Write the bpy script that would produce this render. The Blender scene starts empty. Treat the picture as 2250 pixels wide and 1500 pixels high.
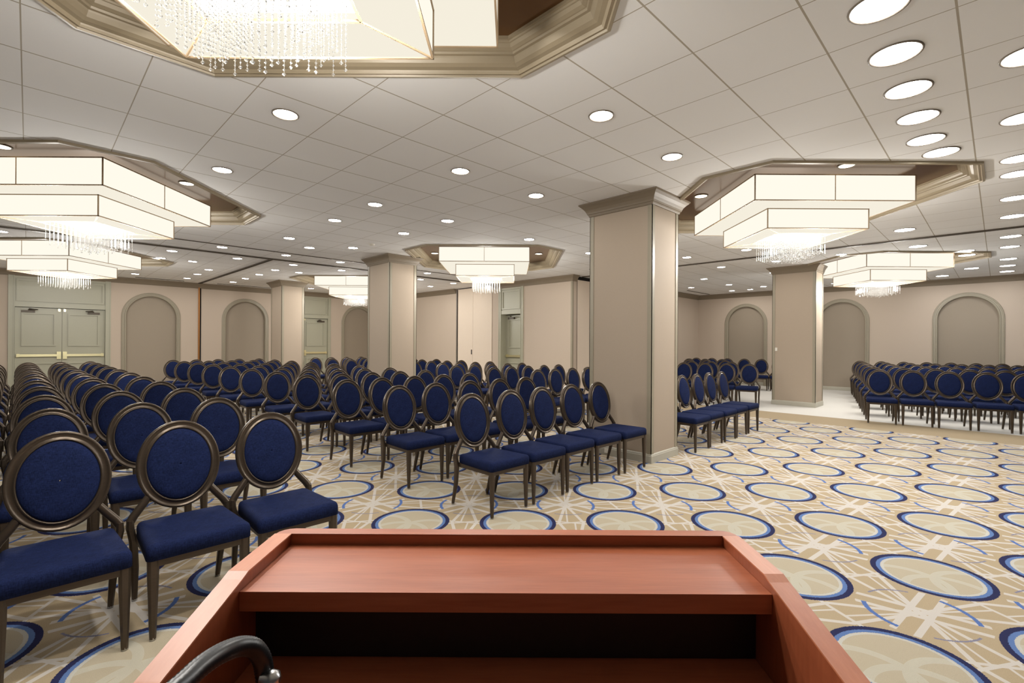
import bpy, bmesh, math, random
from mathutils import Matrix, Vector

# ------------------------------------------------------------------ camera, world, exposure
sc = bpy.context.scene
col = sc.collection
YAW = math.pi / 4 + 0.0018          # the camera looks along the diagonal of the room grid
ROLL = 0.0055
EYE = 1.455                          # eye height
CZ = 3.318                           # ceiling height
T = 0.6096                           # ceiling tile
cam_d = bpy.data.cameras.new('camera')
cam_d.sensor_width = 36.0
cam_d.lens = 1066.4 / 2250 * 36.0
cam_d.shift_y = 3.45 / 2250
cam_d.clip_start = 0.02
cam = bpy.data.objects.new('camera', cam_d)
cam.matrix_world = (Matrix.Translation((0, 0, EYE)) @ Matrix.Rotation(YAW - math.pi / 2, 4, 'Z')
                    @ Matrix.Rotation(math.pi / 2, 4, 'X') @ Matrix.Rotation(ROLL, 4, 'Z'))
col.objects.link(cam)
sc.camera = cam

world = bpy.data.worlds.new('world')
world.use_nodes = True
world.node_tree.nodes['Background'].inputs[0].default_value = (0.94, 0.97, 1.0, 1)
world.node_tree.nodes['Background'].inputs[1].default_value = 0.03
sc.world = world
sc.view_settings.view_transform = 'Standard'
sc.view_settings.look = 'None'
sc.view_settings.gamma = 1.0
sc.view_settings.use_curve_mapping = False
sc.view_settings.exposure = 0.62

LIGHT_SMALL = 58.0                   # radiance of the small downlights
LIGHT_BIG = 40.0                     # radiance of the big downlights
SHADE = 0.69                         # radiance of the chandelier shades
FILL = 135.0                         # power of the added fill lights under each chandelier
random.seed(7)
FX, FY = math.cos(YAW), math.sin(YAW)     # forward on the ground
RX, RY = math.sin(YAW), -math.cos(YAW)    # right on the ground


def project(x, y, z):
    zc = x * FX + y * FY
    xc = x * RX + y * RY
    if zc < 0.05:
        return None
    return 1125 + 1066.4 * xc / zc, 753.5 + 1066.4 * (EYE - z) / zc


# ------------------------------------------------------------------ materials
def srgb(r, g, b):
    f = lambda c: (c / 255 / 12.92) if c / 255 <= 0.04045 else ((c / 255 + 0.055) / 1.055) ** 2.4
    return (f(r), f(g), f(b), 1.0)


class N:
    """tiny expression helper on a node tree"""
    def __init__(self, nt, sock):
        self.nt, self.s = nt, sock

    def _op(self, op, *others):
        n = self.nt.nodes.new('ShaderNodeMath')
        n.operation = op
        for i, o in enumerate((self,) + others):
            if isinstance(o, N):
                self.nt.links.new(o.s, n.inputs[i])
            else:
                n.inputs[i].default_value = float(o)
        return N(self.nt, n.outputs[0])

    def __add__(self, o): return self._op('ADD', o)
    def __sub__(self, o): return self._op('SUBTRACT', o)
    def __mul__(self, o): return self._op('MULTIPLY', o)
    def __truediv__(self, o): return self._op('DIVIDE', o)
    def abs(self): return self._op('ABSOLUTE')
    def round(self): return self._op('ROUND')
    def sqrt(self): return self._op('SQRT')
    def lt(self, o): return self._op('LESS_THAN', o)
    def gt(self, o): return self._op('GREATER_THAN', o)
    def max(self, o): return self._op('MAXIMUM', o)
    def min(self, o): return self._op('MINIMUM', o)


def new_mat(name):
    m = bpy.data.materials.new(name)
    m.use_nodes = True
    return m, m.node_tree, m.node_tree.nodes['Principled BSDF']


def mix(nt, fac, a, b):
    n = nt.nodes.new('ShaderNodeMix')
    n.data_type = 'RGBA'
    if isinstance(fac, N):
        nt.links.new(fac.s, n.inputs[0])
    else:
        n.inputs[0].default_value = fac
    for i, v in ((6, a), (7, b)):
        if isinstance(v, tuple):
            n.inputs[i].default_value = v
        else:
            nt.links.new(v, n.inputs[i])
    return n.outputs[2]


def noise(nt, scale, detail=3.0, stretch=(1, 1, 1), coord='Object'):
    tc = nt.nodes.new('ShaderNodeTexCoord')
    mp = nt.nodes.new('ShaderNodeMapping')
    mp.inputs['Scale'].default_value = stretch
    nt.links.new(tc.outputs[coord], mp.inputs[0])
    n = nt.nodes.new('ShaderNodeTexNoise')
    n.inputs['Scale'].default_value = scale
    n.inputs['Detail'].default_value = detail
    nt.links.new(mp.outputs[0], n.inputs['Vector'])
    return N(nt, n.outputs[0])


def bump(nt, bsdf, h, strength, dist=0.01):
    b = nt.nodes.new('ShaderNodeBump')
    b.inputs['Strength'].default_value = strength
    b.inputs['Distance'].default_value = dist
    nt.links.new(h.s, b.inputs['Height'])
    nt.links.new(b.outputs[0], bsdf.inputs['Normal'])


def plain(name, c, rough=0.5, metal=0.0, var=0.06, scale=30.0, stretch=(1, 1, 1), bmp=0.0, spec=0.5):
    m, nt, p = new_mat(name)
    f = noise(nt, scale, 3.0, stretch)
    lo = tuple(v * (1 - var) for v in c[:3]) + (1,)
    hi = tuple(min(1, v * (1 + var)) for v in c[:3]) + (1,)
    nt.links.new(mix(nt, f, lo, hi), p.inputs['Base Color'])
    p.inputs['Roughness'].default_value = rough
    p.inputs['Metallic'].default_value = metal
    p.inputs['Specular IOR Level'].default_value = spec
    if bmp:
        bump(nt, p, f, bmp, 0.004)
    return m


def emit(name, c, s):
    m = bpy.data.materials.new(name)
    m.use_nodes = True
    nt = m.node_tree
    nt.nodes.remove(nt.nodes['Principled BSDF'])
    e = nt.nodes.new('ShaderNodeEmission')
    e.inputs[0].default_value = c
    e.inputs[1].default_value = s
    nt.links.new(e.outputs[0], nt.nodes['Material Output'].inputs[0])
    return m


M = {}
M['wall'] = plain('taupe_wallpaper', srgb(190, 174, 157), 0.75, var=0.05, scale=60, stretch=(1, 1, 4), bmp=0.05)
M['pillar'] = plain('pillar_wallpaper', srgb(168, 152, 134), 0.75, var=0.05, scale=60, stretch=(1, 1, 4), bmp=0.05)
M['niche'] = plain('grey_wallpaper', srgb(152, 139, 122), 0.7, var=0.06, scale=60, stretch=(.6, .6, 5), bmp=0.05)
M['panel'] = plain('cream_panel_fabric', srgb(222, 206, 188), 0.75, var=0.04, scale=60)
M['trim'] = plain('greige_paint', srgb(150, 141, 122), 0.42, var=0.03)
M['crown'] = plain('taupe_moulding_paint', srgb(128, 114, 95), 0.48, var=0.03)
M['cornice'] = plain('bronze_beige_moulding', srgb(152, 138, 114), 0.42, metal=0.05, var=0.03)
M['door'] = plain('sage_door_paint', srgb(170, 167, 147), 0.4, var=0.02)
M['base'] = plain('base_moulding_paint', srgb(178, 173, 158), 0.4, var=0.02)
M['bronze'] = plain('coffer_bronze', srgb(112, 80, 48), 0.22, metal=0.45, var=0.05, scale=8)
M['track'] = plain('dark_track_metal', srgb(78, 68, 56), 0.45, metal=0.3)
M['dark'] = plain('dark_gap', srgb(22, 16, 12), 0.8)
M['brass'] = plain('brass', srgb(232, 222, 176), 0.28, metal=0.9, var=0.03)
M['steel'] = plain('brushed_steel', srgb(190, 190, 190), 0.3, metal=1.0, var=0.03)
M['white'] = plain('white_plastic', srgb(225, 220, 208), 0.4, var=0.02)
M['rimw'] = plain('downlight_rim', srgb(120, 108, 94), 0.4, var=0.02)
M['chair'] = plain('bronze_brown_chair_metal', srgb(78, 67, 56), 0.30, metal=0.6, var=0.12, scale=22, stretch=(1, 1, 6))
M['black'] = plain('black_rubber', srgb(20, 20, 22), 0.35, var=0.1)
M['shade'] = emit('lit_cream_fabric', (0.96, 0.91, 0.79, 1), SHADE)
M['under'] = emit('lit_underside_fabric', (0.96, 0.90, 0.76, 1), SHADE * 0.9)
M['diffuser'] = emit('lit_white_diffuser', (1.0, 0.96, 0.88, 1), SHADE * 2.4)
M['wire'] = plain('shade_edge_wire', srgb(156, 134, 106), 0.6, var=0.02)
M['lens'] = emit('lit_lens', (1.0, 0.975, 0.935, 1), LIGHT_SMALL)
M['lensbig'] = emit('lit_lens_cool', (0.97, 0.985, 1.0, 1), LIGHT_BIG)

# fabric of the chairs: blue weave
m, nt, p = new_mat('navy_weave')
w1 = noise(nt, 330, 2.0, (1, 1, .16))
w2 = noise(nt, 330, 2.0, (.16, 1, 1))
w3 = noise(nt, 14, 3.0)
f = (w1 + w2) * 0.9 + w3 * 0.3 - 0.55
nt.links.new(mix(nt, f, srgb(7, 11, 26), srgb(33, 45, 88)), p.inputs['Base Color'])
p.inputs['Roughness'].default_value = 0.85
p.inputs['Specular IOR Level'].default_value = 0.1
bump(nt, p, w1 + w2, 0.25, 0.002)
M['fabric'] = m


def wood(name, dark, light, stretch):
    m, nt, p = new_mat(name)
    g = noise(nt, 9.0, 5.0, stretch)
    g2 = noise(nt, 60.0, 2.0, stretch)
    nt.links.new(mix(nt, g * 0.75 + g2 * 0.3, dark, light), p.inputs['Base Color'])
    p.inputs['Roughness'].default_value = 0.38
    bump(nt, p, g2, 0.06, 0.002)
    return m


M['wood'] = wood('mahogany_laminate', srgb(118, 52, 28), srgb(190, 112, 76), (.35, 4.0, 4.0))
M['woodv'] = wood('mahogany_laminate_upright', srgb(104, 44, 22), srgb(172, 96, 62), (4.0, 3.0, .35))
M['woodr'] = wood('mahogany_edge_band', srgb(160, 90, 60), srgb(212, 140, 104), (4.0, .5, 4.0))
M['recess_shadow'] = plain('painted_recess_shadow', srgb(26, 14, 10), 0.6)  # near-black that paints the shade of the lectern recess

# ceiling tiles
m, nt, p = new_mat('ceiling_tiles')
geo = nt.nodes.new('ShaderNodeNewGeometry')
sep = nt.nodes.new('ShaderNodeSeparateXYZ')
nt.links.new(geo.outputs['Position'], sep.inputs[0])
gx = N(nt, sep.outputs[0]) / T - 0.9345
gy = N(nt, sep.outputs[1]) / T - 0.281
lx = (gx - gx.round()).abs()
ly = (gy - gy.round()).abs()
line = lx.lt(0.006).max(ly.lt(0.0095))
tone = noise(nt, 0.9, 1.0, (1, 1, 1), 'Object')
tile = mix(nt, tone, srgb(236, 234, 232), srgb(244, 243, 241))
nt.links.new(mix(nt, line, tile, srgb(176, 166, 150)), p.inputs['Base Color'])
p.inputs['Roughness'].default_value = 0.85
bump(nt, p, line * -1.0, 0.6, 0.006)
M['ceiling'] = m

# carpet
m, nt, p = new_mat('patterned_carpet')
geo = nt.nodes.new('ShaderNodeNewGeometry')
sep = nt.nodes.new('ShaderNodeSeparateXYZ')
nt.links.new(geo.outputs['Position'], sep.inputs[0])
px, py = N(nt, sep.outputs[0]), N(nt, sep.outputs[1])
S = 0.868
u = (px * RX + py * RY - 0.055) / S
v = (px * FX + py * FY - 0.468) / S
cu = (u - u.round()) * S
cv = (v - v.round()) * S
rad = (cu * cu + cv * cv).sqrt()
iu0, iv0 = u - 0.5, v - 0.5
iu = (iu0 - iu0.round()) * S
iv = (iv0 - iv0.round()) * S
ri = (iu * iu + iv * iv).sqrt()
jit = (noise(nt, 160, 1.0) - 0.5) * 0.012
rad = rad + jit
ri = ri + jit


def ringmask(r, lo, hi):
    return r.gt(lo) * r.lt(hi)


out_circle = rad.gt(0.31)
bands = None


def addband(b):
    global bands
    bands = b if bands is None else bands.max(b)


for ang, hw in ((13, .013), (-13, .013), (77, .013), (103, .013), (4, .007), (86, .007)):
    c, s = math.cos(math.radians(ang)), math.sin(math.radians(ang))
    addband((iu * s - iv * c).abs().lt(hw))
for ang, off in ((38, .05), (38, -.05), (142, .05), (142, -.05)):
    c, s = math.cos(math.radians(ang)), math.sin(math.radians(ang))
    addband((iu * s - iv * c + off).abs().lt(.016) * ri.lt(.29))
for sx, sy in ((1, 0), (-1, 0), (0, 1), (0, -1)):
    dx, dy = iu - sx * S / 2, iv - sy * S / 2
    addband((dx * (.225 if sy else 1) + dy * (.225 if sx else 1)).abs().lt(.011) * (dx * dx + dy * dy).sqrt().lt(.20))
    addband((dx * (-.225 if sy else 1) + dy * (.225 if sx else 1)).abs().lt(.011) * (dx * dx + dy * dy).sqrt().lt(.20))
bands = bands * ri.lt(0.50)
tan = mix(nt, noise(nt, 260, 2.0), srgb(160, 142, 113), srgb(186, 168, 139))
inner = None
for ang in (20, 75, 130):
    c, s = math.cos(math.radians(ang)), math.sin(math.radians(ang))
    b = ringmask(((cu + c * .24) * (cu + c * .24) + (cv + s * .24) * (cv + s * .24)).sqrt(), .20, .245)
    inner = b if inner is None else inner.max(b)
base = mix(nt, rad.lt(0.25) * 0.4, tan, srgb(188, 184, 168))
base = mix(nt, inner * rad.lt(0.245) * 0.45, base, srgb(196, 195, 182))
base = mix(nt, bands * out_circle * 0.85, base, srgb(203, 197, 190))
sidearc = iu.abs().gt(iv.abs() * 1.75) * ringmask(ri, 0.238, 0.262)
toparc = iv.abs().gt(iu.abs() * 1.9) * ringmask(ri, 0.246, 0.258)
base = mix(nt, sidearc, base, srgb(86, 112, 168))
base = mix(nt, toparc, base, srgb(128, 126, 144))
base = mix(nt, ringmask(rad, 0.238, 0.256) * 0.7, base, srgb(194, 194, 188))
base = mix(nt, ringmask(rad, 0.256, 0.279), base, srgb(92, 118, 166))
base = mix(nt, ringmask(rad, 0.279, 0.31), base, srgb(40, 42, 78))
tanb = mix(nt, noise(nt, 200, 2.0), srgb(156, 139, 112), srgb(172, 155, 128))
base = mix(nt, px.gt(10.3), base, tanb)
pale = mix(nt, noise(nt, 120, 2.0), srgb(204, 200, 193), srgb(218, 215, 208))
base = mix(nt, px.gt(11.4), base, pale)
nt.links.new(base, p.inputs['Base Color'])
p.inputs['Roughness'].default_value = 0.95
p.inputs['Specular IOR Level'].default_value = 0.15
bump(nt, p, noise(nt, 420, 2.0), 0.5, 0.004)
M['carpet'] = m

# crystal beads: bright translucent glass
m = bpy.data.materials.new('crystal')
m.use_nodes = True
nt = m.node_tree
p = nt.nodes['Principled BSDF']
p.inputs['Base Color'].default_value = (0.86, 0.86, 0.85, 1)
p.inputs['Roughness'].default_value = 0.05
p.inputs['Transmission Weight'].default_value = 0.9
p.inputs['IOR'].default_value = 1.25
tr = nt.nodes.new('ShaderNodeBsdfTranslucent')
tr.inputs[0].default_value = (0.98, 0.96, 0.93, 1)
ms = nt.nodes.new('ShaderNodeMixShader')
ms.inputs[0].default_value = 0.0
nt.links.new(p.outputs[0], ms.inputs[1])
nt.links.new(tr.outputs[0], ms.inputs[2])
nt.links.new(ms.outputs[0], nt.nodes['Material Output'].inputs[0])
M['bead'] = m


# ------------------------------------------------------------------ mesh builder
class MB:
    def __init__(self):
        self.v, self.f, self.sm = [], [], []

    def add(self, verts, faces, smooth=False):
        o = len(self.v)
        self.v += [tuple(q) for q in verts]
        self.f += [tuple(i + o for i in fc) for fc in faces]
        self.sm += [smooth] * len(faces)
        return self

    def box(self, x0, x1, y0, y1, z0, z1):
        vs = [(x, y, z) for z in (z0, z1) for y in (y0, y1) for x in (x0, x1)]
        return self.add(vs, [(0, 2, 3, 1), (4, 5, 7, 6), (0, 1, 5, 4), (1, 3, 7, 5), (3, 2, 6, 7), (2, 0, 4, 6)])

    def prism(self, poly, fn0, fn1):
        """extrude a 2-D outline: fn0/fn1 map (a, b) to the two end planes"""
        n = len(poly)
        vs = [fn0(*q) for q in poly] + [fn1(*q) for q in poly]
        fs = [tuple(range(n)), tuple(range(2 * n - 1, n - 1, -1))]
        fs += [(i, i + n, (i + 1) % n + n, (i + 1) % n) for i in range(n)]
        return self.add(vs, fs)

    def loft(self, rings, cap=True, smooth=True, closed=True):
        n = len(rings[0])
        vs = [q for r in rings for q in r]
        fs = []
        for k in range(len(rings) - 1):
            for i in range(n if closed else n - 1):
                j = (i + 1) % n
                fs.append((k * n + i, k * n + j, (k + 1) * n + j, (k + 1) * n + i))
        self.add(vs, fs, smooth)
        if cap:
            o = len(vs)
            self.add(rings[0], [tuple(range(n - 1, -1, -1))])
            self.add(rings[-1], [tuple(range(n))])
        return self

    def beam(self, pts, sizes, k=0.28):
        """tapering bar of rounded-rectangle section through pts (mostly vertical)"""
        rings = []
        for (x, y, z), (wx, wy) in zip(pts, sizes):
            a, b = wx / 2, wy / 2
            c = min(a, b) * k * 2
            sec = [(-a + c, -b), (a - c, -b), (a, -b + c), (a, b - c), (a - c, b), (-a + c, b), (-a, b - c), (-a, -b + c)]
            rings.append([(x + q[0], y + q[1], z) for q in sec])
        return self.loft(rings, True, False)

    def tube(self, pts, r, seg=10, radii=None, up=Vector((0, 0, 1)), flat=1.0):
        pts = [Vector(q) for q in pts]
        rings = []
        ref = None
        for i, q in enumerate(pts):
            d = (pts[min(i + 1, len(pts) - 1)] - pts[max(i - 1, 0)]).normalized()
            if ref is None:
                ref = d.cross(Vector((0.13, 0.97, 0.2))).normalized()
            ref = (ref - d * ref.dot(d)).normalized()
            b = d.cross(ref)
            rr = radii[i] if radii else r
            rings.append([tuple(q + ref * (math.cos(t) * rr) + b * (math.sin(t) * rr * flat))
                          for t in [2 * math.pi * s / seg for s in range(seg)]])
        return self.loft(rings, True, True)

    def lathe(self, prof, cx, cy, seg=24, smooth=True):
        rings = [[(cx + r * math.cos(2 * math.pi * s / seg), cy + r * math.sin(2 * math.pi * s / seg), z) for s in range(seg)]
                 for r, z in prof]
        return self.loft(rings, False, smooth)

    def disc(self, cx, cy, z, r, seg=24, down=True):
        vs = [(cx + r * math.cos(2 * math.pi * s / seg), cy + r * math.sin(2 * math.pi * s / seg), z) for s in range(seg)]
        return self.add(vs, [tuple(range(seg - 1, -1, -1)) if down else tuple(range(seg))])

    def mesh(self, name, mat):
        me = bpy.data.meshes.new(name)
        me.from_pydata(self.v, [], self.f)
        me.polygons.foreach_set('use_smooth', self.sm)
        bm = bmesh.new()
        bm.from_mesh(me)
        bmesh.ops.recalc_face_normals(bm, faces=bm.faces[:])
        bm.to_mesh(me)
        bm.free()
        me.materials.append(mat)
        me.update()
        return me

    def build(self, name, mat, parent=None):
        o = bpy.data.objects.new(name, self.mesh(name, mat))
        col.objects.link(o)
        if parent is not None:
            o.parent = parent
        return o


def empty(name, loc=(0, 0, 0), rz=0.0):
    o = bpy.data.objects.new(name, None)
    o.empty_display_size = 0.1
    o.location = loc
    o.rotation_euler = (0, 0, rz)
    col.objects.link(o)
    return o


def tag(o, label=None, cat=None, group=None, kind=None):
    if label: o['label'] = label
    if cat: o['category'] = cat
    if group: o['group'] = group
    if kind: o['kind'] = kind
    return o


def struct(o):
    o['kind'] = 'structure'
    return o


KIDS = {}


def dup(root, loc, rz, skip=()):
    r = root.copy()
    r.location = loc
    r.rotation_euler = (0, 0, rz)
    col.objects.link(r)
    for ch in KIDS[root.name]:
        c = ch.copy()
        c.parent = r
        col.objects.link(c)
        for g in KIDS.get(ch.name, ()):
            if g.name.split('.')[0] in skip:
                continue
            d = g.copy()
            d.parent = c
            col.objects.link(d)
    return r


def index(root):
    KIDS[root.name] = list(root.children)
    for c in root.children:
        KIDS[c.name] = list(c.children)


ORD = ['first', 'second', 'third', 'fourth', 'fifth', 'sixth', 'seventh', 'eighth', 'ninth', 'tenth', 'eleventh',
       'twelfth', 'thirteenth', 'fourteenth', 'fifteenth', 'sixteenth', 'seventeenth', 'eighteenth', 'nineteenth', 'twentieth']

# ------------------------------------------------------------------ the room shell
XW, YW = 18.30, 18.20                # right wall plane, left wall plane
XC, YC = 10.48, 8.20                 # inner corner of the L-shaped room
XMIN, YMIN = -4.6, -5.2
COFFERS = [(0.55, 1.985), (7.20, 1.985), (0.55, 8.04), (7.20, 8.04), (13.84, 1.985), (0.55, 14.10), (7.20, 14.10)]
CR, CS = 1.835, 0.35


def octagon(cx, cy, d=0.0):
    r, s = CR - d, CS - 0.4142 * d
    return [(cx + a, cy + b) for a, b in ((r, -s), (r, s), (s, r), (-s, r), (-r, s), (-r, -s), (-s, -r), (s, -r))]


struct(MB().box(XMIN, XW + .3, YMIN, YW + .3, -0.08, 0.0).build('floor', M['carpet']))

# ceiling with eight-sided openings
bm = bmesh.new()
edges = []
outline = [(XMIN, YMIN), (XW + .2, YMIN), (XW + .2, YC + .1), (XC + .1, YC + .1), (XC + .1, YW + .2), (XMIN, YW + .2)]
for loop in [outline] + [octagon(x, y, 0.012) for x, y in COFFERS]:
    vs = [bm.verts.new((x, y, CZ)) for x, y in loop]
    edges += [bm.edges.new((vs[i], vs[(i + 1) % len(vs)])) for i in range(len(vs))]
bmesh.ops.triangle_fill(bm, use_beauty=True, edges=edges)
for fc in list(bm.faces):            # drop any fill inside an opening
    c = fc.calc_center_median()
    for x, y in COFFERS:
        dx, dy = abs(c.x - x), abs(c.y - y)
        if dx < CR - .02 and dy < CR - .02 and dx + dy < CR + CS - .03:
            bm.faces.remove(fc)
            break
for fc in bm.faces:
    if fc.normal.z > 0:
        fc.normal_flip()
me = bpy.data.meshes.new('ceiling')
bm.to_mesh(me)
bm.free()
me.materials.append(M['ceiling'])
ceil_o = bpy.data.objects.new('ceiling', me)
col.objects.link(ceil_o)
struct(ceil_o)

# coffers: stepped moulding and bronze recess
PROF = [(-.035, 0.0), (-.035, -.026), (-.014, -.030), (-.008, -.018), (.010, -.022), (.018, -.010), (.022, -.002), (.050, .004),
        (.074, .018), (.090, .044), (.094, .054), (.112, .056), (.118, .068), (.126, .070), (.146, .080), (.158, .100),
        (.166, .102), (.170, .112), (.184, .114), (.184, .135)]
TRIM = [0]


def trim_name():
    TRIM[0] += 1
    return 'trim_%d' % TRIM[0]


for cx, cy in COFFERS:
    rings = [[(x, y, CZ + z) for x, y in octagon(cx, cy, d)] for d, z in PROF]
    o = struct(MB().loft(rings, False, False).build(trim_name(), M['cornice']))
    vs = [(x, y, CZ + .135) for x, y in octagon(cx, cy, .17)]
    MB().prism(octagon(cx, cy, .178), lambda a, b: (a, b, CZ + .134), lambda a, b: (a, b, CZ + .16)).build('coffer_panel', M['bronze'], o)

ARCH_W, ARCH_TOP, ARCH_T = 1.46, 2.92, 0.115   # outer width, outer top, moulding width


def arch_outline(c, half, top, n=20):
    spring = top - half
    pts = [(c - half, 0.0), (c - half, spring)]
    pts += [(c - half * math.cos(math.pi * k / n), spring + half * math.sin(math.pi * k / n)) for k in range(1, n)]
    pts += [(c + half, spring), (c + half, 0.0)]
    return pts


def wall_poly(a0, a1, openings, top):
    """outline of a wall elevation: openings are outlines that start and end on the floor, in order"""
    pts = [(a0, 0.0)]
    for op in openings:
        pts += op
    pts += [(a1, 0.0), (a1, top), (a0, top)]
    return pts


def crown(path, name_parent=None, closed=False, out=0.115, name=None):
    """moulding swept along a ground path; the room is on the left hand of the path"""
    prof = [(0.0, CZ - .165), (.016, CZ - .165), (.022, CZ - .150), (.026, CZ - .136), (.036, CZ - .132), (.042, CZ - .112),
            (.058, CZ - .080), (.085, CZ - .048), (out - .012, CZ - .028), (out - .008, CZ - .020), (out, CZ - .018), (out, CZ - .001), (0.0, CZ - .001)]
    return sweep(path, prof, closed).build(name or trim_name(), M['crown'], name_parent)


def sweep(path, prof, closed):
    n = len(path)
    nor = []
    for i in range(n):
        if closed:
            p0, p1, p2 = path[i - 1], path[i], path[(i + 1) % n]
        else:
            p0, p1, p2 = path[max(i - 1, 0)], path[i], path[min(i + 1, n - 1)]
        ds = []
        for a, b in ((p0, p1), (p1, p2)):
            d = Vector((b[0] - a[0], b[1] - a[1]))
            if d.length > 1e-6:
                d.normalize()
                ds.append(Vector((-d.y, d.x)))
        if len(ds) == 2:
            mid = (ds[0] + ds[1]).normalized()
            nor.append(mid / max(0.2, mid.dot(ds[0])))
        else:
            nor.append(ds[0])
    rings = [[(path[i][0] + nor[i].x * d, path[i][1] + nor[i].y * d, z) for d, z in prof] for i in range(n)]
    mb = MB()
    if closed:
        rings.append(rings[0])
        mb.loft(rings, False, False, True)
    else:
        mb.loft(rings, True, False, True)
    return mb


BASEP = [(0.0, 0.001), (.018, 0.001), (.018, .085), (.014, .092), (.014, .102), (.006, .112), (0.0, .114)]


def baseboard(path, nm, parent=None, closed=False):
    return sweep(path, BASEP, closed).build(nm, M['base'], parent)


def arch_moulding(c, place, nm):
    """place maps (along, out, z); the moulding hugs the arch edge"""
    half = ARCH_W / 2
    prof = [(0.0, 0.0), (0.0, .020), (.012, .028), (.030, .028), (.036, .018), (.070, .018), (.078, .030), (.100, .030), (ARCH_T, .018), (ARCH_T, -.085)]
    rings = []
    base = arch_outline(c, half, ARCH_TOP, 24)
    spring = ARCH_TOP - half
    for a, z in base:
        if z <= spring + 1e-6:
            nx, nz = (1.0 if a < c else -1.0), 0.0
        else:
            nx, nz = (c - a) / half, (spring - z) / half
        rings.append([place(a + nx * d, o, z + nz * d) for d, o in prof])
    return struct(MB().loft(rings, False, False, False).build(nm, M['trim']))


# ---- left wall (door and arches), faces -Y
ARCH_L = [2.66, 5.27, 9.42]
D1, D2 = (-0.38, 1.69), (7.11, 8.25)          # outer edges of the two door surrounds
inn = ARCH_W / 2 - ARCH_T + .004
ops = []
for c, kind in sorted([(a, 'a') for a in ARCH_L] + [(D1, 'd'), (D2, 'd')], key=lambda q: q[0] if q[1] == 'a' else q[0][0]):
    if kind == 'a':
        ops.append(arch_outline(c, inn, ARCH_TOP - ARCH_T + .004))
    else:
        ops.append([(c[0], 0.0), (c[0], 3.16), (c[1], 3.16), (c[1], 0.0)])
poly = wall_poly(XMIN, XC + .2, ops, CZ)
struct(MB().prism(poly, lambda a, b: (a, YW, b), lambda a, b: (a, YW + .22, b)).build('wall_left', M['wall']))
for i, c in enumerate(ARCH_L):
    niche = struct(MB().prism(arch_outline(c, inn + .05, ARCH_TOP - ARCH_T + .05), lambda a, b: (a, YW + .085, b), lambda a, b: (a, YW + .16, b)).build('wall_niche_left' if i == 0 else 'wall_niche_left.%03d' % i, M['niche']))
    arch_moulding(c, lambda a, o, z: (a, YW - o, z), trim_name())
    baseboard([(c + inn, YW + .085), (c - inn, YW + .085)], 'baseboard_niche_left')['kind'] = 'structure'
segs = [(XMIN, D1[0])]
edges_ = [D1[1]]
stops = sorted([(c - ARCH_W / 2, c + ARCH_W / 2) for c in ARCH_L] + [D2])
x = D1[1]
for a, b in stops:
    segs.append((x, a))
    x = b
segs.append((x, XC))
bb = MB()
for a, b in segs:
    s = sweep([(b, YW), (a, YW)], BASEP, False)
    bb.add(s.v, s.f)
struct(bb.build('baseboard_left', M['base']))
struct(crown([(XC, YW), (XMIN, YW)]))
# bronze jamb of the folding partition on the left wall
o = struct(MB().box(3.865, 3.905, YW - .035, YW + .001, 0.0, CZ - .001).build(trim_name(), plain('bronze_jamb', srgb(150, 98, 44), 0.35, metal=0.5)))
MB().box(3.905, 3.945, YW - .02, YW + .001, 0.0, CZ - .002).build('shadow_gap', M['dark'], o)

# ---- right wall (arches), faces -X
ARCH_R = [-2.28, 0.62, 3.54, 6.45]
ops = [arch_outline(c, inn, ARCH_TOP - ARCH_T + .004) for c in ARCH_R]
poly = wall_poly(YMIN, YC + .2, ops, CZ)
struct(MB().prism(poly, lambda a, b: (XW, a, b), lambda a, b: (XW + .22, a, b)).build('wall_right', M['wall']))
x = YMIN
bb = MB()
for i, c in enumerate(ARCH_R):
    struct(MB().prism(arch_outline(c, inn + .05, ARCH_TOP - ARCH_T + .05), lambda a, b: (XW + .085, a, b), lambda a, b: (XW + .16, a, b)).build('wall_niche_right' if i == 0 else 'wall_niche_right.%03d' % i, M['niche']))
    arch_moulding(c, lambda a, o, z: (XW - o, a, z), trim_name())
    baseboard([(XW + .085, c - inn), (XW + .085, c + inn)], 'baseboard_niche_right')['kind'] = 'structure'
    s = sweep([(XW, x), (XW, c - ARCH_W / 2)], BASEP, False)
    bb.add(s.v, s.f)
    x = c + ARCH_W / 2
s = sweep([(XW, x), (XW, YC)], BASEP, False)
bb.add(s.v, s.f)
struct(bb.build('baseboard_right', M['base']))
POCKET_X1 = 13.2
struct(crown([(XW, YMIN), (XW, YC), (POCKET_X1, YC)]))

# ---- far wall beside the right wall, faces -Y
struct(MB().box(POCKET_X1, XW, YC, YC + .2, 0, CZ).build('wall_far', M['wall']))
struct(baseboard([(XW, YC), (POCKET_X1, YC)], 'baseboard_far'))

# ---- middle wall, faces -X
D3 = (10.03, 11.10)
poly = wall_poly(YC, 11.40, [[(D3[0], 0), (D3[0], 3.16), (D3[1], 3.16), (D3[1], 0)]], CZ)
struct(MB().prism(poly, lambda a, b: (XC, a, b), lambda a, b: (XC + .18, a, b)).build('wall_middle', M['wall']))
struct(MB().box(XC, XC + .18, 13.26, YW, 0, CZ).build('wall_middle.001', M['wall']))
struct(crown([(XC, 11.40), (XC, YC), (XC + .18, YC)][::-1]))
struct(crown([(XC, 13.27), (XC, YW)]))
struct(baseboard([(XC, D3[0]), (XC, YC), (XC + .18, YC)][::-1], 'baseboard_middle'))
struct(baseboard([(XC, 13.27), (XC, YW)], 'baseboard_middle.001'))
cor = MB().box(XC - .006, XC + .05, YC - .006, YC + .05, .11, CZ - .16)
struct(cor.build(trim_name(), M['trim']))

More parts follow.
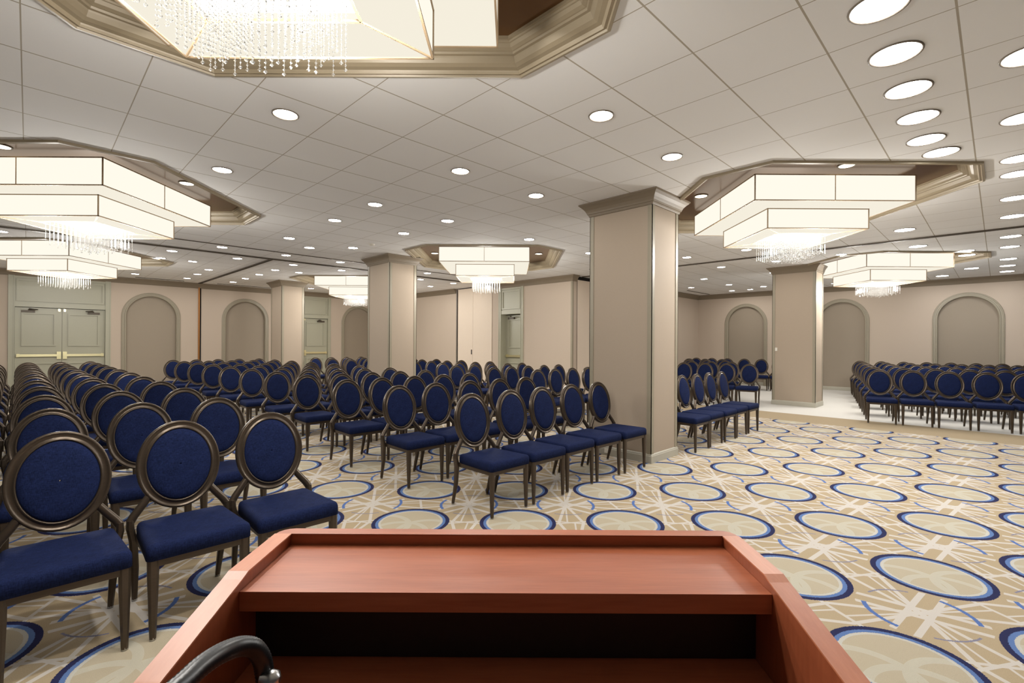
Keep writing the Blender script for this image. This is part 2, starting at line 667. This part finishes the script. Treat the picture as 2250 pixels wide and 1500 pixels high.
# storage pocket of the folding partition in the middle wall
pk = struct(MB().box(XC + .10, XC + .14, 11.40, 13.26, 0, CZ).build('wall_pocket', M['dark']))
for a, b in ((11.45, 12.375), (12.385, 13.17)):
    q = MB().box(XC + .01, XC + .07, a, b, .02, CZ - .035).build('pocket_panel', M['panel'], pk)
    if b > 13:
        MB().box(XC + .003, XC + .012, 12.42, 12.46, 1.07, 1.23).build('pull_handle', M['black'], q)
MB().box(XC + .0, XC + .03, 13.225, 13.255, 0.0, CZ - .03).build('edge_strip', M['steel'], pk)
# storage pocket of the partition on the far wall
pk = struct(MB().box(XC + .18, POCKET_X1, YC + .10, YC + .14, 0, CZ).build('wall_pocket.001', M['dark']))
for a, b in ((10.73, 11.95), (11.96, POCKET_X1 - .01)):
    MB().box(a, b, YC + .01, YC + .07, .02, CZ - .11).build('pocket_panel', M['panel'], pk)

# ceiling tracks
tr = MB().box(XMIN, XC, 11.485, 11.505, CZ - .022, CZ - .001).box(XMIN, XC, 11.535, 11.555, CZ - .022, CZ - .001).box(XMIN, XC, 11.505, 11.535, CZ - .006, CZ - .001)
struct(tr.build(trim_name(), M['track']))
tr = MB().box(3.835, 3.855, 11.555, YW - .12, CZ - .022, CZ - .001).box(3.885, 3.905, 11.555, YW - .12, CZ - .022, CZ - .001).box(3.855, 3.885, 11.555, YW - .12, CZ - .006, CZ - .001)
struct(tr.build(trim_name(), M['track']))
tr = MB().box(10.90, 10.92, YMIN, YC, CZ - .022, CZ - .001).box(10.95, 10.97, YMIN, YC, CZ - .022, CZ - .001).box(10.92, 10.95, YMIN, YC, CZ - .006, CZ - .001)
struct(tr.build(trim_name(), M['track']))
struct(MB().box(XMIN, XC, 10.54, 10.56, CZ - .012, CZ - .001).build(trim_name(), M['track']))
for x0, x1, y0 in ((16.2, 18.0, 7.62), (2.2, 3.4, 17.75), (4.3, 5.9, 17.75)):
    struct(MB().box(x0, x1, y0, y0 + .05, CZ - .012, CZ - .001).build(trim_name(), M['track']))


# ---- doors
def panel_frame(mb, place, a0, a1, z0, z1, w=.04, o=.03):
    """raised picture-frame moulding on a door leaf"""
    for b in ((a0, a1, z0, z0 + w), (a0, a1, z1 - w, z1), (a0, a0 + w, z0 + w, z1 - w), (a1 - w, a1, z0 + w, z1 - w)):
        mb.prism([(b[0], b[2]), (b[1], b[2]), (b[1], b[3]), (b[0], b[3])], lambda a, z: place(a, 0, z), lambda a, z: place(a, o, z))


def bar(mb, place, a0, a1, z0, z1, o0, o1):
    mb.prism([(a0, z0), (a1, z0), (a1, z1), (a0, z1)], lambda a, z: place(a, o0, z), lambda a, z: place(a, o1, z))
    return mb


def doorway(n, place, a0, a1, leaves, recess, hinge):
    """place maps (along, out of the wall, z). a0..a1 outer edges of the surround"""
    j = .12 if leaves == 2 else .11
    zo, zp = 2.345, 2.465
    fr = MB()
    for b in ((a0, a0 + j, 0, 3.165), (a1 - j, a1, 0, 3.165)):
        bar(fr, place, b[0], b[1], b[2], b[3], -recess - .05, .022)
    bar(fr, place, a0 + j, a1 - j, zo, zp, -recess - .05, .016)
    bar(fr, place, a0 + j, a1 - j, 3.10, 3.165, -recess - .05, .016)
    for e0, e1 in ((a0, a0 + .025), (a0 + j - .02, a0 + j), (a1 - j, a1 - j + .02), (a1 - .025, a1)):
        bar(fr, place, e0, e1, 0, 3.165, .022, .034)
    root = struct(fr.build('door_%d' % n, M['door']))
    tp = bar(MB(), place, a0 + j, a1 - j, zp, 3.10, -.05, -.008)
    panel_frame(tp, lambda a, o, z: place(a, o - .008, z), a0 + j + .03, a1 - j - .03, zp + .03, 3.07)
    tp.build('transom_panel', M['door'], root)
    w = (a1 - a0 - 2 * j)
    for k in range(leaves):
        l0 = a0 + j + w / leaves * k + .003
        l1 = a0 + j + w / leaves * (k + 1) - .003
        pl = lambda a, o, z: place(a, o - recess, z)
        lf = bar(MB(), pl, l0, l1, .01, zo - .012, -.045, 0)
        panel_frame(lf, pl, l0 + .12, l1 - .12, 1.30, 2.20)
        panel_frame(lf, pl, l0 + .12, l1 - .12, .18, .86)
        leaf = lf.build('door_leaf', M['door'], root)
        left_latch = (k == 1) if leaves == 2 else hinge
        pb = bar(MB(), pl, l0 + .03, l1 - .03, 1.02, 1.085, .035, .075)
        bar(pb, pl, l0 + .03, l0 + .09, 1.01, 1.095, 0, .05)
        bar(pb, pl, l1 - .09, l1 - .03, 1.01, 1.095, 0, .05)
        c0, c1 = (l0 + .015, l0 + .10) if left_latch else (l1 - .10, l1 - .015)
        bar(pb, pl, c0, c1, .95, 1.15, 0, .06)
        pb.build('push_bar', M['brass'], leaf)
        cl = MB()
        d0 = (l1 - .38) if left_latch else (l0 + .12)
        bar(cl, pl, d0, d0 + .26, 2.20, 2.26, 0, .06)
        s = -1 if left_latch else 1
        pts = [pl(d0 + .13, .07, 2.27), pl(d0 + .13 + s * .18, .22, 2.275), pl(d0 + .13 + s * .02, -.02 + recess * .6, 2.30)]
        cl.tube(pts, .012, 8)
        cl.build('door_closer', M['track'], leaf)
        lt = MB()
        e0 = (l0 + .03) if left_latch else (l1 - .075)
        bar(lt, pl, e0, e0 + .045, 2.255, 2.32, 0, .03)
        lt.build('top_latch', M['brass'], leaf)
    th = bar(MB(), place, a0 + j, a1 - j, 0.0, .012, -recess - .045, .0)
    th.build('threshold', M['steel'], root)
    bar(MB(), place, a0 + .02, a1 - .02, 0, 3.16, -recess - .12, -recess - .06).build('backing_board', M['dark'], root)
    return root


doorway(1, lambda a, o, z: (a, YW - o, z), D1[0], D1[1], 2, .06, True)
doorway(2, lambda a, o, z: (a, YW - o, z), D2[0], D2[1], 1, .06, True)
doorway(3, lambda a, o, z: (XC - o, a, z), D3[0], D3[1], 1, .22, True)

# ---- pillars
COLS = [(5.70, 3.44), (13.20, 3.45), (5.74, 9.56), (5.77, 15.80)]
HX, HY = .33, .455
for cx, cy in COLS:
    root = struct(MB().box(cx - HX, cx + HX, cy - HY, cy + HY, 0, CZ - .002).build('column', M['pillar']))
    rect = [(cx - HX, cy - HY), (cx - HX, cy + HY), (cx + HX, cy + HY), (cx + HX, cy - HY)]
    crown(rect, root, True, .12, 'capital')
    baseboard(rect, 'base_moulding', root, True)
    ct = MB()
    for sx in (-1, 1):
        for sy in (-1, 1):
            x0, y0 = cx + sx * HX, cy + sy * HY
            ct.box(min(x0 + sx * .008, x0 - sx * .055), max(x0 + sx * .008, x0 - sx * .055), min(y0, y0 + sy * .008), max(y0, y0 + sy * .008), .11, CZ - .16)
            ct.box(min(x0, x0 + sx * .008), max(x0, x0 + sx * .008), min(y0 + sy * .008, y0 - sy * .055), max(y0 + sy * .008, y0 - sy * .055), .11, CZ - .16)
    ct.build('corner_trim', M['trim'], root)

# ------------------------------------------------------------------ chandeliers
W1, W2, WO = 1.84, 1.22, .68
Z1T, Z1B, Z2B = CZ + .087, CZ - .206, CZ - .453


def tier(w, z0, z1):
    h = w / 2
    mb = MB()
    t = .006
    mb.box(-h, h, -h, -h + t, z0, z1).box(-h, h, h - t, h, z0, z1).box(-h, -h + t, -h + t, h - t, z0, z1).box(h - t, h, -h + t, h - t, z0, z1)
    return mb


def soffit(wo, wi, z):
    a, b = wo / 2, wi / 2
    vs = [(-a, -a, z), (a, -a, z), (a, a, z), (-a, a, z), (-b, -b, z), (b, -b, z), (b, b, z), (-b, b, z)]
    vs += [(x, y, zz + .006) for x, y, zz in vs]
    fs = []
    for i in range(4):
        j = (i + 1) % 4
        fs += [(i, j, 4 + j, 4 + i), (8 + i, 12 + i, 12 + j, 8 + j), (i, 8 + i, 8 + j, j), (4 + i, 4 + j, 12 + j, 12 + i)]
    return MB().add(vs, fs)


def wires(w, z0, z1, seams, diag=None):
    h = w / 2 + .001
    r = .0055
    mb = MB()
    for z in (z0, z1):
        for s in (-1, 1):
            mb.box(-h - r, h + r, s * h - r, s * h + r, z - r, z + r)
            mb.box(s * h - r, s * h + r, -h - r, h + r, z - r, z + r)
    for sx in (-1, 1):
        for sy in (-1, 1):
            mb.box(sx * h - r, sx * h + r, sy * h - r, sy * h + r, z0, z1)
    if seams:
        r2 = .004
        for s in (-1, 1):
            mb.box(-r2, r2, s * h - r2, s * h + r2, z0, z1)
            mb.box(s * h - r2, s * h + r2, -r2, r2, z0, z1)
    if diag:
        for k in range(4):
            a = math.pi / 4 + k * math.pi / 2
            d0, d1 = w / 2 * math.sqrt(2), diag / 2 * math.sqrt(2)
            c, s = math.cos(a), math.sin(a)
            pts = [(c * d0, s * d0, z0 - .002), (c * d1, s * d1, z0 - .002)]
            mb.tube(pts, .006, 6)
        b = diag / 2
        for s in (-1, 1):
            mb.box(-b, b, s * b - .006, s * b + .006, z0 - .006, z0 + .006)
            mb.box(s * b - .006, s * b + .006, -b, b, z0 - .006, z0 + .006)
    return mb


bead = MB()
random.seed(3)
ico = [(0, 0, 1), (1, 0, 0), (0, 1, 0), (-1, 0, 0), (0, -1, 0), (0, 0, -1)]
icf = [(0, 1, 2), (0, 2, 3), (0, 3, 4), (0, 4, 1), (5, 2, 1), (5, 3, 2), (5, 4, 3), (5, 1, 4)]
NB = 12
for i in range(NB):
    for j in range(NB):
        x = -.29 + .58 * i / (NB - 1)
        y = -.29 + .58 * j / (NB - 1)
        edge = max(abs(x), abs(y)) / .29
        n = int(14 + 3 * (1 - edge) + 1.5 * ((i + j) % 2)) + random.choice((0, 0, 1))
        z = Z2B + .05
        for k in range(n):
            z -= .0195
            r = .0062 if k < n - 1 else .0088
            bead.add([(x + a * r, y + b * r, z + c * r) for a, b, c in ico], icf)
        bead.add([(x - .001, y, Z2B + .05), (x + .001, y, Z2B + .05), (x + .001, y, z), (x - .001, y, z)], [(0, 1, 2, 3)])

lamp = empty('chandelier')
tier(W1, Z1B, Z1T).build('upper_shade', M['shade'], lamp)
soffit(W1 - .004, W2 - .01, Z1B + .001).build('upper_soffit', M['under'], lamp)
tier(W2, Z2B, Z1B + .01).build('lower_shade', M['shade'], lamp)
soffit(W2 - .004, WO, Z2B + .001).build('lower_soffit', M['under'], lamp)
MB().box(-WO / 2 - .02, WO / 2 + .02, -WO / 2 - .02, WO / 2 + .02, Z2B + .05, Z2B + .06).build('diffuser', M['diffuser'], lamp)
wires(W1, Z1B, Z1T, True).build('frame', M['wire'], lamp)
wires(W2, Z2B, Z1B - .012, False, WO).build('frame', M['wire'], lamp)
MB().box(-.12, .12, -.12, .12, Z1T - .02, CZ + .133).build('ceiling_mount', M['cornice'], lamp)
tag(bead.build('bead_curtain', M['bead'], lamp), kind='stuff')
fill_d = bpy.data.lights.new('ceiling_fill', 'POINT')      # unseen fill points added outside the bead curtain to brighten the ceiling
fill_d.energy = FILL / 4
fill_d.color = (1.0, .97, .915)
fill_d.shadow_soft_size = .06
for k in range(4):
    ceiling_fill = bpy.data.objects.new('ceiling_fill', fill_d)
    ceiling_fill.location = (.54 * math.cos(k * math.pi / 2), .54 * math.sin(k * math.pi / 2), Z2B - .10)
    ceiling_fill.parent = lamp
    col.objects.link(ceiling_fill)
index(lamp)
CH = [('near chandelier overhead at the top of the view, its beads seen from below', 'near'),
      ('square two-tier chandelier just right of the nearest pillar', 'right'),
      ('square two-tier chandelier at the left edge, the nearer of two there', 'left'),
      ('square two-tier chandelier straight ahead, seen face-on between two pillars', 'centre'),
      ('square two-tier chandelier before the arched right wall, behind the far pillar', 'far right'),
      ('square two-tier chandelier hanging before the double doors at far left', 'far left'),
      ('square two-tier chandelier half hidden behind the central pillar, near the arches', 'far')]
LAMPROT = YAW - math.pi / 2
for i, (cx, cy) in enumerate(COFFERS):
    if i == 0:
        o = lamp
        o.location = (cx, cy, 0)
        o.rotation_euler = (0, 0, LAMPROT)
    else:
        o = dup(lamp, (cx, cy, 0), LAMPROT)
    tag(o, CH[i][0], 'chandelier', 'lit two-tier chandeliers in the ceiling coffers')

# ------------------------------------------------------------------ recessed downlights
def downlight(rad, mat, nm):
    root = empty(nm)
    MB().lathe([(rad, .010), (rad + .002, -.006), (rad + .010, -.009), (rad + .016, -.007), (rad + .017, -.001)], 0, 0, 32).build('trim_ring', M['rimw'], root)
    MB().disc(0, 0, -.003, rad, 32).build('lens', mat, root)
    index(root)
    return root


LIGHTS = [(4, 14), (5, 15), (3, 17), (5, 17), (2, 19), (2, 21), (3, 21), (4, 19), (4, 23), (4, 25), (4, 27), (2, 27), (6, 19), (6, 21), (6, 23),
          (6, 25), (6, 27), (7, 21), (10, 27), (4, 11), (6, 9), (6, 11), (6, 14), (7, 17), (8, 19), (9, 9), (12, 9), (15, 11), (11, 17), (12, 19),
          (14, 21), (14, 19), (6, 3), (8.78, -.12), (10, -1), (11, -1), (13, -1), (15, -1), (18, -1), (20, -1), (23, -1), (25, -1), (27, -1),
          (15, 1), (18, 1), (20, 0), (21, 0), (25, 0), (27, 1), (18, 3), (15, 5), (18, 5), (15, 7), (18, 7), (21, 9), (24, 9), (27, 10),
          (27, 9), (26, 8), (21, 6), (24, 11), (27, 5), (1, 6), (1, 9), (4, 3), (4, 6), (4, 9), (6, 6), (4, 0), (5, 0), (6, 0), (7, 0), (8, 0),
          (6, -1), (8, -1), (-2, 19)]
MARKS = [('the near overhead chandelier', COFFERS[0]), ('the chandelier right of the nearest pillar', COFFERS[1]), ('the left-edge chandelier', COFFERS[2]),
         ('the face-on central chandelier', COFFERS[3]), ('the chandelier by the right wall', COFFERS[4]), ('the chandelier before the double doors', COFFERS[5]),
         ('the nearest pillar', COLS[0]), ('the pillar by the right block', COLS[1]), ('the central pillar', COLS[2]), ('the leftmost far pillar', COLS[3]),
         ('the far right room corner', (XW, YC)), ('the bronze wall jamb', (3.9, YW))]
small = downlight(.088, M['lens'], 'downlight')
big = downlight(.128, M['lensbig'], 'downlight')
used = set()
byMark = {}
pos = []
for i, j in LIGHTS:
    x, y = (i + 0.9345 + .5) * T, (j + .281 + .5) * T
    if x > XW - .25: x = XW - .3
    k = min(range(len(MARKS)), key=lambda q: math.hypot(MARKS[q][1][0] - x, MARKS[q][1][1] - y))
    byMark.setdefault(k, []).append((math.hypot(MARKS[k][1][0] - x, MARKS[k][1][1] - y), x, y, j <= 1.2))
for k, lst in byMark.items():
    lst.sort()
    nb = ns = 0
    for d, x, y, isbig in lst:
        src = big if isbig else small
        if isbig not in used:
            used.add(isbig)
            o = src
            o.location = (x, y, CZ)
        else:
            o = dup(src, (x, y, CZ), 0)
        if isbig:
            r = nb; nb += 1
        else:
            r = ns; ns += 1
        near = 'nearest' if r == 0 else ORD[r] + ' nearest'
        tag(o, 'lit %s round ceiling downlight, %s to %s' % ('large' if isbig else 'small', near, MARKS[k][0]), 'downlight',
            'large round downlights along the right of the ceiling' if isbig else 'small round ceiling downlights')

# lights inside the coffers
cl = downlight(.075, emit('dim_warm_lens', (1.0, .86, .62, 1), 6.0), 'coffer_light')
first = True
CN = ['near overhead', 'right-hand', 'left-edge', 'central face-on', 'far right', 'far left', 'far middle']
SPOT = [(-.78, .86, 'left corner'), (-.76, -.78, 'front corner'), (.86, -.78, 'right corner'), (.80, .80, 'back corner')]
for ci, (cx, cy) in enumerate(COFFERS):
    for dx, dy, w in SPOT:
        loc = (cx + dx, cy + dy, CZ + .132)
        if first:
            o = cl
            o.location = loc
            first = False
        else:
            o = dup(cl, loc, 0)
        tag(o, 'dim warm recessed light in the %s of the %s ceiling coffer' % (w, CN[ci]), 'downlight', 'small lights inside the ceiling coffers')

# ------------------------------------------------------------------ banquet chairs (local: front is -Y)
RCY, RCZ, RTX, RHX, RHZ = .235, .738, math.radians(9.5), .206, .250


def back_pt(x, d, z):
    """point on the tilted back: x across, d forward(-)/backward(+), z up from the ring centre"""
    c, s = math.cos(RTX), math.sin(RTX)
    return (x, RCY + d * c + z * s, RCZ - d * s + z * c)


def rounded_seat():
    bm = bmesh.new()
    vs = []
    for z in (.390, .468):
        for x, y in ((-.234, -.284), (.234, -.284), (.212, .178), (-.212, .178)):
            vs.append(bm.verts.new((x, y, z)))
    for f_ in ((3, 2, 1, 0), (4, 5, 6, 7), (0, 1, 5, 4), (1, 2, 6, 5), (2, 3, 7, 6), (3, 0, 4, 7)):
        bm.faces.new([vs[i] for i in f_])
    es = [e for e in bm.edges if max(v.co.z for v in e.verts) > .45]
    bmesh.ops.bevel(bm, geom=es, offset=.032, segments=5, profile=.55, affect='EDGES')
    bmesh.ops.triangulate(bm, faces=[f_ for f_ in bm.faces if len(f_.verts) > 4])
    bmesh.ops.recalc_face_normals(bm, faces=bm.faces[:])
    for f_ in bm.faces:
        f_.smooth = True
    me = bpy.data.meshes.new('seat')
    bm.to_mesh(me)
    bm.free()
    me.materials.append(M['fabric'])
    return me


def make_chair():
    root = empty('banquet_chair')
    o = bpy.data.objects.new('seat', rounded_seat())
    col.objects.link(o)
    o.parent = root
    fr = MB()
    fr.box(-.214, .214, -.270, -.240, .355, .394).box(-.205, .205, .160, .190, .355, .394)
    fr.box(-.214, -.188, -.240, .160, .355, .394).box(.188, .214, -.240, .160, .355, .394)
    fr.build('seat_frame', M['chair'], root)
    prof = [(0, -.011), (-.003, -.017), (-.011, -.020), (-.014, -.015), (-.036, -.013), (-.039, -.020), (-.045, -.019), (-.048, -.012),
            (-.048, .012), (-.045, .019), (-.039, .020), (-.036, .013), (-.014, .015), (-.011, .020), (-.003, .017), (0, .011)]
    n = 44
    rings = []
    for k in range(n):
        t = 2 * math.pi * k / n
        rings.append([back_pt((RHX + d) * math.cos(t), y, (RHZ + d) * math.sin(t)) for d, y in prof])
    rings.append(rings[0])
    MB().loft(rings, False, True).build('back_frame', M['chair'], root)
    # oval upholstered back, domed on both sides
    ax, az = RHX - .045, RHZ - .045
    shells = [(1.0, 0.0), (1.0, -.010), (.94, -.021), (.80, -.027), (.5, -.031), (.02, -.032)]
    mb = MB()
    for sgn in (1, -1):
        rr = [[back_pt(ax * s * math.cos(2 * math.pi * k / 36), sgn * d, az * s * math.sin(2 * math.pi * k / 36)) for k in range(36)] for s, d in shells]
        mb.loft(rr, False, True)
    mb.build('backrest', M['fabric'], root)
    for s in (-1, 1):
        fl = MB().beam([(s * .2035, -.256, .394), (s * .2035, -.257, .30), (s * .204, -.260, .008)], [(.048, .044), (.046, .042), (.027, .027)])
        l1 = fl.build('leg', M['chair'], root)
        MB().lathe([(.0, .0), (.014, .0), (.014, .016), (.012, .018)], s * .204, -.260, 12).build('glide', M['steel'], l1)
        rl = MB().beam([(s * .236, .188, .475), (s * .236, .186, .43), (s * .222, .186, .36), (s * .212, .208, .20), (s * .206, .258, .008)],
                       [(.030, .042), (.036, .048), (.038, .048), (.035, .040), (.026, .026)])
        l2 = rl.build('leg', M['chair'], root)
        MB().lathe([(.0, .0), (.014, .0), (.014, .016), (.012, .018)], s * .206, .258, 12).build('glide', M['steel'], l2)
        a = Vector((s * .236, .188, .462))
        b = Vector(back_pt(s * .150, 0, -.158))
        sp = MB().tube([a, a.lerp(b, .25) + Vector((s * .004, 0, 0)), a.lerp(b, .7), b], .0, 10, [.022, .022, .021, .020], flat=.85)
        sp.build('back_support', M['chair'], root)
    index(root)
    return root


chair0 = make_chair()
first_chair = [True]
PLACED = []


def place_chair(x, y, rz, label, group, near):
    if first_chair[0]:
        o = chair0
        o.location = (x, y, 0)
        o.rotation_euler = (0, 0, rz)
        first_chair[0] = False
    else:
        o = dup(chair0, (x, y, 0), rz, () if near else ('glide',))
    tag(o, label, 'chair', group)
    PLACED.append((x, y))
    return o


ROWY = [2.96, 4.14, 5.32, 6.45]
while len(ROWY) < 11:
    ROWY.append(ROWY[-1] + 1.107)
ROWN = ['front row'] + [ORD[k] + ' row' for k in range(1, 10)] + ['last row']
jr = random.Random(5)
for k in range(11):
    near = k < 3
    # left section: four seats up to the aisle
    ya = (2.90 if k == 0 else ROWY[k] - .03) + .26
    for c in range(4):
        x = 1.135 - .505 * c - .013 * k
        seat_n = ['aisle seat', 'second from the aisle', 'third from the aisle', 'outermost visible seat'][c]
        place_chair(x + jr.uniform(-.006, .006), ya + jr.uniform(-.01, .01), jr.uniform(-.012, .012),
                    'navy oval-back banquet chair, left section, %s, %s' % (ROWN[k], seat_n), 'banquet chairs of the left section', near)
    # middle section: five seats between the two aisles
    for c in range(5):
        x = 2.925 + .505 * c - .034 * k
        seat_n = ['left end', 'second from left', 'middle seat', 'second from right', 'right end'][c]
        place_chair(x + jr.uniform(-.008, .008), ROWY[k] + .26 + jr.uniform(-.012, .012), jr.uniform(-.015, .015),
                    'navy oval-back banquet chair, middle section, %s, %s' % (ROWN[k], seat_n), 'banquet chairs of the middle section', near)
    # section behind the nearest pillar
    if k == 1:
        continue                     # wholly hidden behind the pillar
    for c in range(5):
        x = 6.51 + .497 * c - (.034 * (k - 1) if k > 1 else 0)
        y = (2.86 if k == 0 else ROWY[k]) + .26
        if abs(x - COLS[2][0]) < HX + .34 and abs(y - COLS[2][1]) < HY + .36:
            continue
        seat_n = ['left end', 'second from left', 'middle seat', 'second from right', 'right end'][c]
        place_chair(x + jr.uniform(-.008, .008), y + jr.uniform(-.012, .012), jr.uniform(-.015, .015),
                    'navy oval-back banquet chair, section behind nearest pillar, %s, %s' % (ROWN[k], seat_n), 'banquet chairs of the section behind the nearest pillar', k == 0)

# right-hand block, turned towards the lectern
ER = math.atan2(-.214, -.977) + math.pi / 2
FD = Vector((-.977, -.214))
RD = Vector((.214, -.977))
for k in range(6):
    ring = Vector((11.66 + 1.165 * k, 1.63 + .253 * k))
    if k == 5:
        ring.x -= .08
    for c in range(16):
        q = ring + RD * (.505 * c) + FD * .25
        pr = project(q.x, q.y, .7)
        if pr is None or pr[0] > 2275:
            break
        place_chair(q.x, q.y, ER + jr.uniform(-.02, .02),
                    'navy oval-back chair, right block, %s, %s' % (ROWN[k] if k < 5 else 'back row', 'left end' if c == 0 else ORD[c] + ' from left end'),
                    'banquet chairs of the right block', k == 0)
    # block across the aisle behind the far pillar
    if k == 0:
        continue
    lim = {1: 1645, 2: 1604, 3: 1592, 4: 1585, 5: 1712}[k]      # where each row ends at the aisle
    t0 = 1.6
    while project(ring.x - RD.x * t0 + FD.x * .25, ring.y - RD.y * t0 + FD.y * .25, .7)[0] > lim:
        t0 += .02
    for c in range(14):
        q = ring - RD * (t0 + .505 * c) + FD * .25
        pr = project(q.x, q.y, .7)
        if q.y > YC - .45 or pr is None or pr[0] < 1478:
            break
        place_chair(q.x, q.y, ER + jr.uniform(-.02, .02),
                    'navy oval-back chair, block between the two pillars, %s, %s' % (ROWN[k - 1] if k < 5 else 'back row', 'right end' if c == 0 else ORD[c] + ' from right end'),
                    'banquet chairs of the block between the two pillars', False)

# ------------------------------------------------------------------ lectern (local: x right, y away from the camera)
LR = YAW - math.pi / 2
lec = empty('lectern', (0, 0, 0), LR)
tag(lec, 'mahogany laminate lectern with raised rim and open shelf in the foreground', 'lectern')
IX, OX = .326, .349                  # inner and outer faces of the side panels
TOP, SURF = 1.1635, 1.1495
lx = -.006


def side(s):
    # profile of a side panel in (y, z): upper edge runs level, then falls towards the speaker
    prof = [(.7325, .03), (.7325, TOP), (.612, TOP), (.598, TOP - .004), (.46, 1.130), (.385, 1.112), (.372, 1.10), (.372, .03)]
    xa, xb = (lx + IX, lx + OX) if s > 0 else (lx - OX, lx - IX)
    return MB().prism(prof, lambda a, b: (xa, a, b), lambda a, b: (xb, a, b))


for s in (-1, 1):
    sp = side(s).build('side_panel', M['woodv'], lec)
    xa, xb = (lx + IX - .001, lx + OX + .001) if s > 0 else (lx - OX - .001, lx - IX + .001)
    pts = [(.732, TOP), (.612, TOP), (.598, TOP - .004), (.46, 1.130), (.385, 1.112)]
    eb = MB()
    eb.loft([[(xa, y, z + .0005), (xb, y, z + .0005), (xb, y, z + .0025), (xa, y, z + .0025)] for y, z in pts], True, False)
    eb.build('edge_band', M['woodr'], sp)
rail = MB()
rr = .022
o_pts = []
y0, y1 = .733, .754
# back rail with rounded outer corners
pts2 = [(lx - IX, y0), (lx + IX, y0), (lx + OX, y0), (lx + OX, y1 - rr)]
pts2 += [(lx + OX - rr + rr * math.cos(t), y1 - rr + rr * math.sin(t)) for t in [math.pi / 8 * k for k in range(1, 5)]]
pts2 += [(lx - OX + rr - rr * math.sin(t), y1 - rr + rr * math.cos(t)) for t in [math.pi / 8 * k for k in range(0, 4)]]
pts2 += [(lx - OX, y1 - rr), (lx - OX, y0)]
rail.prism(pts2, lambda a, b: (a, b, TOP - .06), lambda a, b: (a, b, TOP + .002))
rail.build('back_rail', M['wood'], lec)
MB().box(lx - IX + .0005, lx + IX - .0005, .593, .7325, SURF - .024, SURF).build('reading_surface', M['wood'], lec)
MB().box(lx - OX + .004, lx + OX - .004, .7335, .750, .04, TOP - .062).build('front_panel', M['woodv'], lec)
MB().box(lx - IX + .0005, lx + IX - .0005, .632, .644, 1.046, SURF - .025).build('recess_shadow_board', M['recess_shadow'], lec)  # added board, its black stands in for the shadow deep in the recess
MB().box(lx - IX + .0005, lx + IX - .0005, .390, .7325, 1.020, 1.045).build('shelf', M['wood'], lec)
MB().box(lx - IX + .0005, lx + IX - .0005, .390, .7325, .55, .572).build('shelf', M['wood'], lec)
MB().box(lx - OX, lx + OX, .372, .7525, .0, .03).build('plinth', M['woodv'], lec)

# gooseneck lamp clipped to the lectern shelf
gl = empty('gooseneck_lamp', (0, 0, 0), LR)
tag(gl, 'black ribbed gooseneck lamp curving over the lectern shelf at lower left', 'lamp')


def gp(px, py, z):
    """point on the lectern frame seen at a photo position at distance z"""
    return Vector(((px - 1125) / 1066.4 * z, z, EYE - (py - 753.5 + (px - 1125) * -.0055) / 1066.4 * z))


gpts = [gp(330, 1560, .36), gp(395, 1510, .385), gp(440, 1468, .41), gp(480, 1440, .435), gp(515, 1424, .46), gp(540, 1419, .475), gp(562, 1424, .485),
        gp(578, 1445, .492), gp(585, 1475, .497), gp(590, 1515, .50), gp(592, 1540, .50)]
base_z = 1.045
foot = Vector((gpts[-1].x, gpts[-1].y, base_z))
gpts[-1].z = max(gpts[-1].z, base_z + .02)
gpts.append(foot)
# resample and add ribs
fine = []
for i in range(len(gpts) - 1):
    p0, p1, p2, p3 = gpts[max(i - 1, 0)], gpts[i], gpts[i + 1], gpts[min(i + 2, len(gpts) - 1)]
    for k in range(10):
        t = k / 10
        fine.append(.5 * ((2 * p1) + (p2 - p0) * t + (2 * p0 - 5 * p1 + 4 * p2 - p3) * t * t + (3 * p1 - p0 - 3 * p2 + p3) * t ** 3))
fine.append(gpts[-1])
MB().tube(fine, .009, 12, [.0092 if k % 2 else .0080 for k in range(len(fine))]).build('flexible_neck', M['black'], gl)
d = (fine[0] - fine[2]).normalized()
MB().tube([fine[0] - d * .004, fine[0] + d * .01, fine[0] + d * .05, fine[0] + d * .055], .0, 16, [.011, .017, .022, .018]).build('lamp_head', M['black'], gl)
MB().lathe([(.0, base_z + .012), (.016, base_z + .012), (.018, base_z + .008), (.018, base_z)], foot.x, foot.y, 20).build('base_clamp', M['black'], gl)
kb = gp(604, 1492, .49)
MB().tube([kb + Vector((-.012, 0, 0)), kb + Vector((-.002, 0, 0)), kb + Vector((.004, 0, 0)), kb + Vector((.007, 0, 0))], .0, 16, [.006, .009, .008, .003]).build('switch_knob', M['steel'], gl)

# ------------------------------------------------------------------ small fittings
o = MB().lathe([(.0, CZ - .034), (.03, CZ - .034), (.055, CZ - .022), (.06, CZ - .001)], 4.60, 8.40, 20).build('smoke_detector', M['white'])
tag(o, 'small white smoke detector on the ceiling left of the central pillar', 'smoke detector')
cx, cy = COLS[1]
o = MB().box(cx - HX - .012, cx - HX - .001, cy + HY - .11, cy + HY - .06, 1.30, 1.38).build('wall_switch', M['white'])
tag(o, 'small white wall switch on the left edge of the far right pillar', 'switch')
cx, cy = COLS[0]
o = MB().box(cx - HX - .027, cx - HX - .0185, cy + .12, cy + .20, .03, .095).build('wall_outlet', M['white'])
tag(o, 'small white outlet on the base of the nearest pillar behind chairs', 'outlet')
